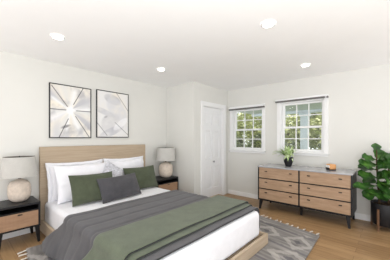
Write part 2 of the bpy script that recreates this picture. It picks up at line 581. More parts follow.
def drape(xl, xr, top, rad, hang_l, hang_r, flare, n=64):
    """list of (x, z, hangfraction, normal_x, normal_z) along the cross-section"""
    P = []
    for i in range(14, 0, -1):
        q = i / 14
        P.append((xl - flare * smooth01(q), top - rad - hang_l * q, q, -1, 0))
    for i in range(8):
        a = PI - (PI / 2) * i / 7
        P.append((xl + rad + rad * math.cos(a), top - rad + rad * math.sin(a), 0, math.cos(a), math.sin(a)))
    for i in range(1, n):
        P.append((xl + rad + (xr - xl - 2 * rad) * i / n, top, 0, 0, 1))
    for i in range(8):
        a = PI / 2 - (PI / 2) * i / 7
        P.append((xr - rad + rad * math.cos(a), top - rad + rad * math.sin(a), 0, math.cos(a), math.sin(a)))
    for i in range(1, 10):
        q = i / 9
        P.append((xr + 0.01 * smooth01(q), top - rad - hang_r * q, -q, 1, 0))
    return P

def cloth(bm, prof, yfoot, yhead, ny, fan=0.0, disp=None, amp=0.006, seed=0, wave=0.012):
    np_ = len(prof) - 1
    def fn(u, v):
        x, z, q, nx, nz = prof[round(u * np_)]
        y = yfoot + (yhead - yfoot) * v
        if q > 0:
            y += fan * q * (0.25 + 0.75 * v)
        e = (noise.noise(Vector((x * 3 + seed, y * 3, z * 3))) * amp)
        if disp: e += disp(y, v)
        y += wave * noise.noise(Vector((x * 1.7 + seed, v * 3, 7))) if v in (0, 1) or True else 0
        if q > 0: e += q * 0.03 * math.sin(y * 9 + 1)
        return Vector((x + nx * e, y, max(0.034, z + nz * e)))
    grid(bm, fn, np_, ny)
    return bm

# grey quilt (channel quilted)
chan = lambda y, v: -0.010 * (1 - min(1, abs(((y - 1.32) / 0.20) % 1 - 0.5) * 7)) if y > 1.36 else 0
q = BM()
cloth(q, drape(0.845, 2.590, 0.444, 0.06, 0.335, 0.20, 0.12), 1.25, 2.70, 90, fan=0.42, disp=chan, seed=3)
quilt = obj('quilt', q, BLANKET, smooth=True, solid=0.016)
tag(quilt, 'channel-quilted grey bedspread spread over the white mattress', 'bedspread')
def edge_line(prof, y, fan_v, radius=0.008, fan=0.0, dz=0.0, wave=0.012, seed=0, vv=0.0):  # thin dark tube following one edge of the cloth
    b = BM(); pts = []
    for x, z, qq, nx, nz in prof:
        yy = y + (fan * qq * (0.25 + 0.75 * vv) if qq > 0 else 0)
        yy += wave * noise.noise(Vector((x * 1.7 + seed, vv * 3, 7)))
        e = noise.noise(Vector((x * 3 + seed, yy * 3, z * 3))) * 0.006
        if qq > 0: e += qq * 0.03 * math.sin(yy * 9 + 1)
        pts.append((x + nx * e, yy, max(0.034, z + nz * e)))
    tube(b, pts, radius, 6)
    return b
pr_q = drape(0.845, 2.590, 0.444, 0.06, 0.335, 0.20, 0.12)
obj('edge_line', edge_line(pr_q, 1.25, 0, 0.006, 0.42, seed=3), EDGE_DARK, quilt, smooth=True, label='dark line along the foot edge')

# sage throw folded double across the bed
t1 = BM()
cloth(t1, drape(0.825, 2.608, 0.466, 0.065, 0.30, 0.17, 0.125), 1.335, 1.87, 40, fan=0.16, seed=9)
throw = obj('throw_blanket', t1, THROW, smooth=True, solid=0.016)
tag(throw, 'sage green throw folded double across the foot half of the bed', 'throw')
t2 = BM()
cloth(t2, drape(0.808, 2.624, 0.489, 0.065, 0.27, 0.15, 0.13), 1.405, 1.86, 36, fan=0.16, seed=14)
obj('upper_fold', t2, THROW, throw, smooth=True, solid=0.018)
obj('edge_line', edge_line(drape(0.825, 2.608, 0.466, 0.065, 0.30, 0.17, 0.125), 1.335, 0, 0.006, 0.16, seed=9), EDGE_DARK, throw, smooth=True, label='dark edge of the lower fold')
obj('edge_line', edge_line(drape(0.808, 2.624, 0.489, 0.065, 0.27, 0.15, 0.13), 1.405, 0, 0.006, 0.16, seed=14), EDGE_DARK, throw, smooth=True, label='dark edge of the upper fold')

# ------------------------------------------------------------------ pillows
def pillow(name, mat, label, cx, y, zb_, pw, ph, th, lean, yaw=0, roll=0, group=None, flange=0.0, seed=0, wr=0.010, cat='pillow'):
    """standing pillow: base centre at (cx, y, zb_), front faces -Y, top leans towards +Y"""
    M = Matrix.Translation((cx, y, zb_)) @ Euler((0, 0, yaw)).to_matrix().to_4x4() @ Euler((-lean, 0, 0)).to_matrix().to_4x4() @ Matrix.Translation((0, 0, ph / 2)) @ Euler((0, roll, 0)).to_matrix().to_4x4()
    def surf(side, a):
        def fn(u, v):
            U, V = 2 * u - 1, 2 * v - 1
            # ease towards the rim
            U = math.sin(U * PI / 2); V = math.sin(V * PI / 2)
            px = U * pw / 2 * (1 - 0.055 * (1 - V * V))
            pz = V * ph / 2 * (1 - 0.085 * (1 - U * U))
            k = max(0, (1 - U * U) * (1 - V * V))
            tt = th / 2 * k ** 0.42 * (1 - 0.18 * V)
            wv = wr * (noise.noise(Vector((px * 7 + seed, pz * 7, side))) + 0.6 * noise.noise(Vector((px * 3 - pz * 9 + seed, pz * 16, side)))) * min(1, k * 6)
            return M @ Vector((px, side * (tt + wv), pz))
        return fn
    b = BM()
    N = 26
    grid(b, surf(-1, 0), N, N); grid(b, surf(1, 0), N, N)
    bmesh.ops.remove_doubles(b, verts=b.verts, dist=0.0004)
    bmesh.ops.recalc_face_normals(b, faces=b.faces)
    o = obj(name, b, mat, smooth=True, subd=1)
    tag(o, label, cat, group)
    if flange:
        f = BM()
        per = []
        K = 30
        for s_ in range(4):
            for i in range(K):
                q_ = -1 + 2 * i / K
                per.append([(q_, -1), (1, q_), (-q_, 1), (-1, -q_)][s_])
        inn, out = [], []
        for i, (U, V) in enumerate(per):
            px = U * pw / 2 * (1 - 0.055 * (1 - V * V)); pz = V * ph / 2 * (1 - 0.085 * (1 - U * U))
            wv = 0.008 * math.sin(i * 0.9) + 0.006 * math.sin(i * 0.37 + seed)
            inn.append(f.verts.new(M @ Vector((px * 0.985, 0, pz * 0.985))))
            out.append(f.verts.new(M @ Vector((px + flange * (U if abs(U) > 0.999 else U * .9), wv, pz + flange * (V if abs(V) > .999 else V * .9)))))
        n_ = len(per)
        for i in range(n_):
            f.faces.new((inn[i], inn[(i + 1) % n_], out[(i + 1) % n_], out[i]))
        obj('flange', f, mat, o, smooth=True, solid=0.006)
    return o

PG = 'pillows on the bed'
pillow('pillow', WHITE_FAB, 'large white flanged pillow leaning on the headboard, at the far left', 1.31, 3.535, 0.43, 0.74, 0.50, 0.15, 0.20, group=PG, flange=0.045, seed=1, wr=0.016)
pillow('pillow', WHITE_FAB, 'plump white pillow standing behind the left green cushion', 1.34, 3.335, 0.425, 0.76, 0.53, 0.17, 0.36, group=PG, seed=5, wr=0.018)
pillow('pillow', WHITE_FAB, 'large white flanged pillow leaning on the headboard, on the right half', 2.135, 3.535, 0.43, 0.72, 0.51, 0.15, 0.20, group=PG, flange=0.04, seed=11, wr=0.016)
pillow('cushion', SILVER_FAB, 'silver grey marled cushion tilted behind the charcoal cushion', 1.775, 3.32, 0.50, 0.40, 0.40, 0.11, 0.32, 0, 0.62, PG, seed=21, cat='cushion')
pillow('cushion', GREEN_FAB, 'olive green cushion on the left, before the white pillows', 1.355, 3.035, 0.43, 0.62, 0.42, 0.16, 0.42, 0.02, 0.02, PG, seed=31, cat='cushion')
pillow('cushion', GREEN_FAB, 'olive green cushion on the right, nearest the far nightstand', 2.235, 3.20, 0.43, 0.62, 0.41, 0.16, 0.36, -0.04, 0, PG, seed=37, cat='cushion')
pillow('cushion', GREY_FAB, 'charcoal grey lumbar cushion in front, overlapping both olive cushions', 1.70, 2.93, 0.43, 0.66, 0.36, 0.17, 0.46, 0.08, -0.02, PG, seed=43, cat='cushion')

# ------------------------------------------------------------------ nightstands
def nightstand(x0, x1, label):
    yf, yb = 3.335, 3.735
    zt = 0.51
    cx = (x0 + x1) / 2
    t = thing('nightstand', label, 'nightstand', (cx, (yf + yb) / 2, 0), 'nightstands beside the bed')
    b = BM(); box(b, (x0, yf, zt - 0.028), (x1, yb, zt), 0.003); obj('top', b, BLACK, t)
    b = BM()
    box(b, (x0, yf + 0.004, 0.205), (x0 + 0.02, yb, zt - 0.028)); box(b, (x1 - 0.02, yf + 0.004, 0.205), (x1, yb, zt - 0.028))
    box(b, (x0 + 0.02, yf + 0.004, 0.205), (x1 - 0.02, yb, 0.222)); box(b, (x0 + 0.02, yf + 0.006, 0.412), (x1 - 0.02, yb, 0.425))
    box(b, (x0 + 0.02, yb - 0.012, 0.222), (x1 - 0.02, yb, zt - 0.028))
    obj('carcass', b, BLACK, t)
    b = BM(); box(b, (x0 + 0.023, yf, 0.226), (x1 - 0.023, yb - 0.03, 0.408), 0.002); dr = obj('drawer', b, OAK_DRAWER, t, label='ribbed oak drawer front')
    b = BM(); box(b, (cx - 0.024, yf - 0.014, 0.384), (cx + 0.024, yf, 0.396), 0.003); obj('handle', b, HANDLE, dr)
    for sx in (0, 1):
        for sy in (0, 1):
            lx = x0 + 0.03 if sx == 0 else x1 - 0.03
            ly = yf + 0.035 if sy == 0 else yb - 0.035
            dx = -0.016 if sx == 0 else 0.016; dyy = -0.012 if sy == 0 else 0.012
            a, c = 0.024, 0.013
            l = BM()
            hexa(l, [(lx + dx - c, ly + dyy - c, 0), (lx + dx + c, ly + dyy - c, 0), (lx + dx + c, ly + dyy + c, 0), (lx + dx - c, ly + dyy + c, 0)],
                    [(lx - a, ly - a, 0.205), (lx + a, ly - a, 0.205), (lx + a, ly + a, 0.205), (lx - a, ly + a, 0.205)], 0.002)
            obj('leg', l, BLACK, t)
    return t
nightstand(0.355, 0.772, 'black and oak nightstand left of the bed, with open shelf and drawer')
nightstand(2.655, 3.195, 'black and oak nightstand right of the bed, in the alcove corner')

def lamp(cx, cy, z, rs, sh, rb, hb, label):
    t = thing('table_lamp', label, 'lamp', (cx, cy, z), 'table lamps on the nightstands')
    b = BM()
    prof = [(0, 0)]
    n = 22
    for i in range(n + 1):
        a = i / n
        rr = rb * (max(0, 1 - abs(2 * (a - 0.47)) ** 3.2)) ** 0.42
        rr = max(rr, 0.55 * rb if a < 0.5 else 0.17 * rb)
        prof.append((rr, hb * a))
    prof.append((0, hb))
    lathe(b, prof, 48, (cx, cy, z))
    obj('base', b, CERAMIC, t, smooth=True)
    b = BM(); lathe(b, [(0, hb - 0.004), (0.016, hb - 0.004), (0.016, hb + 0.03), (0.009, hb + 0.035), (0.009, hb + 0.09), (0, hb + 0.09)], 20, (cx, cy, z))
    obj('neck', b, HANDLE, t, smooth=True, angle=40)
    zs = hb + 0.032
    b = BM(); lathe(b, [(rs * 1.04, zs), (rs * 0.93, zs + sh), (rs * 0.915, zs + sh), (rs * 1.025, zs), (rs * 1.04, zs)], 56, (cx, cy, z))
    sd = obj('lamp_shade', b, SHADE, t, smooth=True, angle=40)
    b = BM(); lathe(b, [(rs * 1.02, zs + 0.004), (rs * 0.91, zs + sh - 0.004)], 56, (cx, cy, z))
    obj('inside_face', b, DARKIN, sd, smooth=True, label='darker inside of the lampshade')  # inside of the lampshade as a separate, darker surface
    b = BM()
    zz = z + zs + sh - 0.02
    rr = rs * 0.925
    for k in range(3):
        a = 2 * PI * k / 3 + 0.4
        tube(b, [(cx, cy, zz), (cx + rr * math.cos(a), cy + rr * math.sin(a), zz)], 0.003, 6)
    tube(b, [(cx, cy, z + hb + 0.08), (cx, cy, zz + 0.03)], 0.005, 8)
    obj('shade_frame', b, HANDLE, sd)
    return t
lamp(0.597, 3.56, 0.51, 0.180, 0.250, 0.120, 0.285, 'ceramic table lamp with pale linen shade on the left nightstand')
lamp(2.995, 3.50, 0.51, 0.192, 0.262, 0.142, 0.315, 'ceramic table lamp with pale linen shade on the right nightstand')

# ------------------------------------------------------------------ pictures
def mix(a, b, t): return tuple(a[i] + (b[i] - a[i]) * t for i in range(3))
def fbm(x, y, s=0): return noise.fractal(Vector((x, y, s)), 1.0, 2.0, 5)
def linecov(px, py, a, b, wd):
    ax, ay = a; bx, by = b
    dx, dy_ = bx - ax, by - ay
    t_ = max(0, min(1, ((px - ax) * dx + (py - ay) * dy_) / (dx * dx + dy_ * dy_)))
    d = math.hypot(px - ax - t_ * dx, py - ay - t_ * dy_)
    return max(0, min(1, 1.5 - d / wd))

def art_burst(u, v):
    """u to the right, v up, 0..1; rays of grey and cream from an off-centre white knot"""
    cx, cy = 0.47, 0.53
    x, y = (u - cx) * 0.77, v - cy
    a = math.atan2(y, x); r_ = math.hypot(x, y)
    band = noise.noise(Vector((math.cos(a) * 2.3, math.sin(a) * 2.3, 1.3)))
    c = mix((226, 225, 222), (238, 232, 220), 0.5 + band)
    c = mix(c, (190, 190, 196), max(0, min(0.8, 1.6 * noise.noise(Vector((math.cos(a) * 3.1, math.sin(a) * 3.1, r_ * 2 + 5))))))
    c = mix(c, (160, 160, 166), max(0, min(0.45, fbm(u * 3, v * 4, 2) * 0.9 - 0.1)))
    for k, (ang, wd) in enumerate(((1.35, .05), (0.15, .045), (-1.15, .05), (-2.65, .06), (2.55, .03), (-1.75, .03))):
        dd = abs((a - ang + PI) % (2 * PI) - PI) * r_
        e = max(0, 1 - dd / (wd * (0.35 + 1.2 * min(r_, 0.3)) / 0.45)) * (1 if r_ < 0.38 else max(0, 1 - (r_ - 0.38) / 0.08))
        c = mix(c, (250, 250, 250), e * 0.75)
    c = mix(c, (254, 254, 254), max(0, min(1, 1.3 - r_ / 0.075)))
    blot = math.hypot((u - 0.36) / 0.12, (v - 0.21 - (u - .36) * .25) / 0.03)
    c = mix(c, (120, 118, 120), max(0, min(0.75, 1.2 - blot)))
    for p, q_ in (((0.03, 0.97), (0.40, 0.60)), ((0.80, 1.0), (0.55, 0.65)), ((0.0, 0.53), (0.36, 0.53)), ((0.62, 0.53), (1.0, 0.535)), ((0.20, 0.0), (0.42, 0.36)), ((0.60, 0.42), (0.97, 0.0))):
        c = mix(c, (62, 62, 66), 0.85 * linecov(u * 0.77, v, (p[0] * 0.77, p[1]), (q_[0] * 0.77, q_[1]), 0.0065))
    return c

def art_veil(u, v):
    c = (232, 231, 230)
    c = mix(c, (240, 232, 216), max(0, min(0.6, fbm(u * 2, v * 2, 8) + 0.25)))
    def blob(c, cx, cy, rx, ry, rot, col, s):
        x, y = u - cx, v - cy
        xr = x * math.cos(rot) + y * math.sin(rot); yr = -x * math.sin(rot) + y * math.cos(rot)
        d = math.hypot(xr / rx, yr / ry)
        return mix(c, col, s * max(0, min(1, (1 - d) * 5)) * (0.75 + 0.5 * fbm(u * 4, v * 7, cx)))
    c = blob(c, 0.48, 0.84, 0.30, 0.12, -0.2, (184, 184, 187), 0.75)
    c = blob(c, 0.62, 0.62, 0.42, 0.24, -0.6, (216, 216, 219), 0.8)
    c = blob(c, 0.20, 0.55, 0.40, 0.07, -0.25, (196, 196, 200), 0.7)
    c = blob(c, 0.40, 0.33, 0.34, 0.22, 0.4, (208, 207, 208), 0.7)
    c = blob(c, 0.45, 0.12, 0.45, 0.10, 0.3, (188, 188, 194), 0.6)
    c = blob(c, 0.75, 0.30, 0.30, 0.09, 0.5, (250, 250, 252), 0.7)
    c = blob(c, 0.26, 0.44, 0.06, 0.025, 0.3, (150, 150, 154), 0.5)
    for p, q_ in (((0.60, 1.0), (1.0, 0.62)), ((0.0, 0.30), (0.30, 0.03)), ((0.55, 0.33), (1.0, 0.05))):
        c = mix(c, (84, 84, 88), 0.65 * linecov(u * 0.77, v, (p[0] * 0.77, p[1]), (q_[0] * 0.77, q_[1]), 0.0055))
    return c

def lin(c): return srgb(*[max(0, min(255, k)) for k in c])
def painted_grid(b, fn, nu, nv, colfn):
    lay = b.loops.layers.float_color.new('pattern')
    V = grid(b, fn, nu, nv)
    idx = {}
    for i in range(nu + 1):
        for j in range(nv + 1):
            idx[V[i][j]] = lin(colfn(i / nu, j / nv))
    for f in b.faces:
        for l in f.loops: l[lay] = idx[l.vert]
    return b

def picture(x0, x1, z0, z1, fn, label):
    t = thing('framed_picture', label, 'picture', ((x0 + x1) / 2, YB - 0.01, z0), 'framed abstract pictures above the headboard')
    b = BM()
    ff, d = 0.013, 0.028
    y0_, y1_ = YB - d, YB - 0.001
    box(b, (x0, y0_, z0), (x0 + ff, y1_, z1), 0.0015); box(b, (x1 - ff, y0_, z0), (x1, y1_, z1), 0.0015)
    box(b, (x0 + ff, y0_, z0), (x1 - ff, y1_, z0 + ff), 0.0015); box(b, (x0 + ff, y0_, z1 - ff), (x1 - ff, y1_, z1), 0.0015)
    obj('frame', b, BLACK, t)
    b = BM()
    painted_grid(b, lambda u, v: Vector((x0 + ff + (x1 - x0 - 2 * ff) * u, y0_ + 0.008, z0 + ff + (z1 - z0 - 2 * ff) * v)), 110, 140, fn)
    obj('art_print', b, ARTM, t, solid=0.004)
picture(0.970, 1.572, 1.316, 2.132, art_burst, 'black framed abstract with white and grey starburst, left of the two pictures')
picture(1.660, 2.268, 1.326, 2.146, art_veil, 'black framed abstract of soft overlapping grey veils, right of the two pictures')

# ------------------------------------------------------------------ rug
A, B_, C_, D_ = Vector((3.29, 0.72, 0)), Vector((3.74, 2.9, 0)), Vector((0.60, 3.21, 0)), Vector((0.22, 0.62, 0))
def rug_pt(u, v, z=0.012):
    """u 0 (left end) to 1 (tassel end by the dresser), v 0 near to 1 far"""
    p = (D_ * (1 - v) + C_ * v) * (1 - u) + (A * (1 - v) + B_ * v) * u
    return Vector((p.x, p.y, z + 0.003 * noise.noise(Vector((p.x * 4, p.y * 4, 0)))))
def rug_col(u, v):
    x, y = u * 3.05, v * 2.35
    base = mix((118, 115, 113), (158, 154, 150), 0.5 + 0.9 * noise.noise(Vector((x * 26, y * 2.2, 0))) + 0.3 * noise.noise(Vector((x * 60, y * 8, 4))))
    cream = mix((206, 200, 192), (190, 185, 180), 0.5 + noise.noise(Vector((x * 30, y * 9, 3))))
    # diamonds in rows; each row runs along v, rows repeat along u
    row = (3.05 - x - 0.22) / 0.44
    k = math.floor(row)
    fx = row - k - 0.5
    size = 0.46 if k % 2 == 0 else 0.68
    fy = (y / size + (0.32 if k % 2 else 0.12)) % 1 - 0.5
    d = abs(fx) * 2 + abs(fy) * 2
    jit = 0.10 * noise.noise(Vector((x * 18, y * 18, 9)))
    d += jit
    c = base
    if row > -0.15:
        if 0.55 < d < 0.92: c = mix(base, cream, 0.5)
        elif d < 0.22: c = mix(base, (84, 82, 88), 0.55)
    st = ((3.05 - x) / 0.44) % 1
    if abs(st - 0.5 + jit * .3) < 0.05 and d > 1.0: c = mix(c, (98, 96, 102), 0.5)
    return c
b = BM()
painted_grid(b, lambda u, v: rug_pt(u, v), 230, 180, rug_col)
rug = obj('rug', b, RUGM, solid=0.010)
tag(rug, 'grey woven rug with cream diamonds and tassels, lying under the bed', 'rug')
for u, sg in ((1, 1), (0, -1)):
    for i in range(25):
        v = (i + 0.5) / 25
        p = rug_pt(u, v)
        dx = sg * random.uniform(0.06, 0.085); dv = random.uniform(-0.025, 0.025)
        b = BM()
        tube(b, [(p.x - sg * 0.008, p.y, 0.010), (p.x + dx * .25, p.y + dv * .3, 0.016), (p.x + dx * .35, p.y + dv * .4, 0.012), (p.x + dx * .7, p.y + dv * .7, 0.012), (p.x + dx, p.y + dv, 0.009)], [0.007, 0.010, 0.006, 0.010, 0.008], 7)
        obj('tassel', b, TASSEL, rug, smooth=True, label='cream yarn tassel')

# ------------------------------------------------------------------ dresser
DXF, DXB, DY0, DY1 = 3.872, 4.40, 0.43, 1.883
dr = thing('dresser', 'wide black dresser with six ribbed oak drawers under the windows', 'dresser', ((DXF + DXB) / 2, (DY0 + DY1) / 2, 0))
b = BM(); box(b, (DXF - 0.008, DY0 - 0.006, 0.775), (DXB + 0.004, DY1 + 0.006, 0.797), 0.003); obj('top', b, TOPM, dr, label='polished top, grey lightened for window glare')
b = BM()
fz0, fz1, th = 0.165, 0.775, 0.018
ymid = (DY0 + DY1) / 2
box(b, (DXF, DY0, fz0), (DXB, DY0 + th, fz1)); box(b, (DXF, DY1 - th, fz0), (DXB, DY1, fz1)); box(b, (DXF, ymid - 0.009, fz0), (DXB, ymid + 0.009, fz1))
box(b, (DXF, DY0 + th, fz0), (DXB, ymid - 0.009, fz0 + 0.026)); box(b, (DXF, ymid + 0.009, fz0), (DXB, DY1 - th, fz0 + 0.026))
box(b, (DXB - 0.012, DY0 + th, fz0 + 0.026), (DXB, ymid - 0.009, fz1)); box(b, (DXB - 0.012, ymid + 0.009, fz0 + 0.026), (DXB, DY1 - th, fz1))
zr = [fz0 + 0.026, 0.381, 0.573, fz1]
for z_ in zr[1:3]:
    box(b, (DXF, DY0 + th, z_ - 0.006), (DXB - 0.012, ymid - 0.009, z_ + 0.006)); box(b, (DXF, ymid + 0.009, z_ - 0.006), (DXB - 0.012, DY1 - th, z_ + 0.006))
obj('carcass', b, BLACK, dr)
for (ya, yb_) in ((DY0 + th, ymid - 0.009), (ymid + 0.009, DY1 - th)):
    for i in range(3):
        b = BM(); box(b, (DXF + 0.002, ya + 0.003, zr[i] + (0.003 if i == 0 else 0.009)), (DXB - 0.04, yb_ - 0.003, zr[i + 1] - (0.003 if i == 2 else 0.009)), 0.002)
        d_ = obj('drawer', b, OAK_DRAWER_Y, dr, label='ribbed oak drawer front')
        for q_ in (0.18, 0.80):
            yy = ya + (yb_ - ya) * q_
            zz = zr[i] + (zr[i + 1] - zr[i]) * 0.66
            b = BM(); box(b, (DXF - 0.018, yy - 0.022, zz - 0.006), (DXF + 0.002, yy + 0.022, zz + 0.006), 0.003)
            obj('handle', b, HANDLE, d_)
def dleg(lx, ly, dx, dy_, a=0.026, c=0.014):
    l = BM()
    hexa(l, [(lx + dx - c, ly + dy_ - c, 0), (lx + dx + c, ly + dy_ - c, 0), (lx + dx + c, ly + dy_ + c, 0), (lx + dx - c, ly + dy_ + c, 0)],
            [(lx - a, ly - a, fz0), (lx + a, ly - a, fz0), (lx + a, ly + a, fz0), (lx - a, ly + a, fz0)], 0.002)
    obj('leg', l, BLACK, dr)
dleg(DXF + 0.03, DY0 + 0.055, -0.02, -0.02); dleg(DXF + 0.03, DY1 - 0.055, -0.02, 0.02)
dleg(DXB - 0.05, DY0 + 0.055, 0.02, -0.02); dleg(DXB - 0.05, DY1 - 0.055, 0.02, 0.02)
dleg(DXF + 0.14, ymid, 0, 0, 0.022, 0.016)

# small potted plant on the dresser
def strap_leaf(b, base, tip, wd, arch, n=8, fold=0.25):
    base, tip = Vector(base), Vector(tip)
    d = tip - base
    side = d.cross(Vector((0, 0, 1)))
    if side.length < 1e-4: side = Vector((1, 0, 0))
    side.normalize()
    L, R_, Mi = [], [], []
    for i in range(n + 1):
        q_ = i / n
        p = base + d * q_ + Vector((0, 0, arch * 4 * q_ * (1 - q_)))
        ww_ = wd / 2 * (math.sin(PI * min(1, 0.12 + 0.88 * q_)) ** 0.7 if q_ < 1 else 0.0)
        up = side.cross(d).normalized()
        L.append(b.verts.new(p + side * ww_ + up * ww_ * fold)); R_.append(b.verts.new(p - side * ww_ + up * ww_ * fold)); Mi.append(b.verts.new(p))
    for i in range(n):
        b.faces.new((L[i], Mi[i], Mi[i + 1], L[i + 1])); b.faces.new((Mi[i], R_[i], R_[i + 1], Mi[i + 1]))

px_, py_, pz_ = 4.15, 1.42, 0.797
pp = thing('potted_plant', 'small arching green plant in a black ribbed pot on the dresser top', 'plant', (px_, py_, pz_))
b = BM()
t = bmesh.new()
prof = [(0, 0), (0.046, 0), (0.050, 0.006), (0.072, 0.075), (0.082, 0.125), (0.080, 0.158), (0.072, 0.170), (0.066, 0.166), (0.066, 0.150), (0, 0.150)]
lathe(b, prof, 48, (px_, py_, pz_))
for v in b.verts:
    d = Vector((v.co.x - px_, v.co.y - py_, 0))
    if d.length > 0.045:
        a = math.atan2(d.y, d.x)
        v.co += d * 0.035 * math.cos(a * 12)
obj('pot', b, POTM, pp, smooth=True)
b = BM(); lathe(b, [(0, 0.155), (0.0655, 0.152)], 24, (px_, py_, pz_)); obj('soil', b, SOIL, pp)
b = BM()
for i in range(60):
    a = random.uniform(0, 2 * PI)
    el = random.uniform(0.05, 1.4)
    Ln = random.uniform(0.17, 0.30) * (1.15 if el < 0.5 else 0.95)
    bs = (px_ + 0.025 * math.cos(a), py_ + 0.025 * math.sin(a), pz_ + 0.15)
    tp = (px_ + Ln * math.cos(el) * math.cos(a), py_ + Ln * math.cos(el) * math.sin(a), pz_ + 0.155 + Ln * math.sin(el) * 0.95 - 0.02)
    strap_leaf(b, bs, tp, random.uniform(0.034, 0.050), 0.035 + 0.03 * math.cos(el))
for a, dz in ((1.1, -0.07), (3.4, -0.06), (4.3, -0.08), (2.6, -0.05)):
    strap_leaf(b, (px_ + 0.05 * math.cos(a), py_ + 0.05 * math.sin(a), pz_ + 0.16), (px_ + 0.10 * math.cos(a), py_ + 0.10 * math.sin(a), pz_ + 0.165 + dz), 0.034, 0.03)
obj('leaves', b, SPIDER, pp, smooth=True)

# small wooden ornament on the dresser
ox, oy, oz = 4.13, 0.745, 0.7975
Mo = Matrix.Translation((ox, oy, oz)) @ Euler((0, 0, math.radians(-48))).to_matrix().to_4x4()
oc = thing('desk_clock', 'small orange wood clock with a pale face, at the right end of the dresser', 'clock', (ox, oy, oz))
b = BM(); box(b, (-0.048, -0.062, 0.014), (0.055, 0.062, 0.098), 0.018, 4, Mo); obj('body', b, ORANGE, oc, smooth=True, angle=40)
b = BM(); box(b, (-0.045, -0.055, 0.0), (0.05, 0.055, 0.016), 0.003, 2, Mo); obj('base', b, BLACK, oc, label='black base')
b = BM(); box(b, (-0.053, -0.048, 0.040), (-0.044, 0.050, 0.082), 0.004, 2, Mo); obj('face', b, OFFWHITE, oc, label='pale clock face')
b = BM(); box(b, (-0.052, -0.050, 0.018), (-0.043, 0.052, 0.038), 0.003, 2, Mo); obj('face_band', b, BLACK, oc, label='black strip below the face')

# ------------------------------------------------------------------ fiddle leaf fig
fx, fy = 4.21, 0.06
fg = thing('potted_fig', 'tall fiddle leaf fig in a black pot on wooden legs, right of the dresser', 'plant', (fx, fy, 0))
b = BM(); lathe(b, [(0, 0.075), (0.165, 0.075), (0.172, 0.085), (0.186, 0.375), (0.182, 0.382), (0.172, 0.380), (0.168, 0.345), (0, 0.345)], 56, (fx, fy, 0))
obj('pot', b, POTM, fg, smooth=True, angle=50)
b = BM(); lathe(b, [(0, 0.352), (0.1695, 0.349)], 32, (fx, fy, 0)); obj('soil', b, SOIL, fg)
for a in (math.radians(63), math.radians(153), math.radians(243), math.radians(333)):
    c_, s_ = math.cos(a), math.sin(a)
    Ml = Matrix.Translation((fx + 0.197 * c_, fy + 0.197 * s_, 0)) @ Euler((0, 0, a)).to_matrix().to_4x4()
    b = BM(); box(b, (-0.010, -0.012, 0), (0.010, 0.012, 0.31), 0.003, 2, Ml); obj('stand_leg', b, WALNUT, fg, label='brown wooden leg')
b = BM()
for a in (0, PI / 2):
    Ml = Matrix.Translation((fx, fy, 0)) @ Euler((0, 0, math.radians(63) + a)).to_matrix().to_4x4()
    box(b, (-0.19, -0.009, 0.055), (0.19, 0.009, 0.073), 0, 2, Ml)
obj('stand_rail', b, WALNUT, fg, label='crossed wooden stand bars')
b = BM()
tube(b, [(4.20, 0.14, 0.34), (4.205, 0.155, 0.6), (4.20, 0.172, 0.9), (4.20, 0.174, 1.14)], [0.013, 0.012, 0.010, 0.006], 10)
tube(b, [(4.23, 0.04, 0.34), (4.245, 0.045, 0.6), (4.25, 0.04, 0.85), (4.24, 0.044, 1.04)], [0.013, 0.012, 0.010, 0.006], 10)
tube(b, [(4.15, 0.02, 0.34), (4.14, 0.0, 0.55), (4.12, -0.03, 0.75)], [0.011, 0.010, 0.006], 10)
obj('stem', b, BARK, fg, smooth=True)
LEAVES = [
((4.2, 0.174, 1.052), (4.22, 0.187, 1.243), .13), ((4.2, 0.18, 0.992), (4.1, 0.337, 1.034), .15), ((4.2, 0.169, 0.919), (4.0, 0.352, 0.944), .17),
((4.2, 0.18, 0.845), (4.1, 0.385, 0.881), .17), ((4.2, 0.169, 0.728), (4.05, 0.38, 0.782), .17), ((4.2, 0.169, 0.61), (3.84, 0.40, 0.640), .13),
((4.2, 0.169, 0.64), (4.3, 0.329, 0.695), .14), ((4.2, 0.157, 0.524), (4.05, 0.321, 0.466), .14), ((4.2, 0.157, 0.553), (3.9, 0.221, 0.554), .15),
((4.2, 0.169, 0.699), (4.1, 0.067, 0.866), .16), ((4.2, 0.169, 0.846), (4.15, 0.089, 1.002), .15), ((4.2, 0.169, 0.993), (4.3, 0.138, 1.152), .13),
((4.2, 0.169, 0.61), (3.95, 0.044, 0.696), .16), ((4.25, 0.048, 0.881), (4.15, 0.155, 0.998), .17), ((4.25, 0.048, 0.91), (4.2, 0.102, 1.099), .17),
((4.25, 0.037, 0.911), (4.2, 0.004, 1.118), .16), ((4.25, 0.037, 0.853), (4.2, -0.059, 1.008), .17), ((4.25, 0.037, 0.737), (4.1, -0.067, 0.797), .17),
((4.25, 0.048, 0.678), (4.0, 0.118, 0.594), .16), ((4.25, 0.048, 0.591), (4.0, 0.004, 0.49), .16), ((4.25, 0.058, 0.56), (4.1, 0.143, 0.444), .15),
((4.25, 0.037, 0.737), (3.95, 0.085, 0.799), .17), ((4.25, 0.037, 0.563), (4.15, -0.098, 0.574), .16), ((4.25, 0.037, 0.795), (4.0, 0.004, 0.937), .17),
((4.25, 0.048, 0.649), (3.95, -0.016, 0.664), .16)]
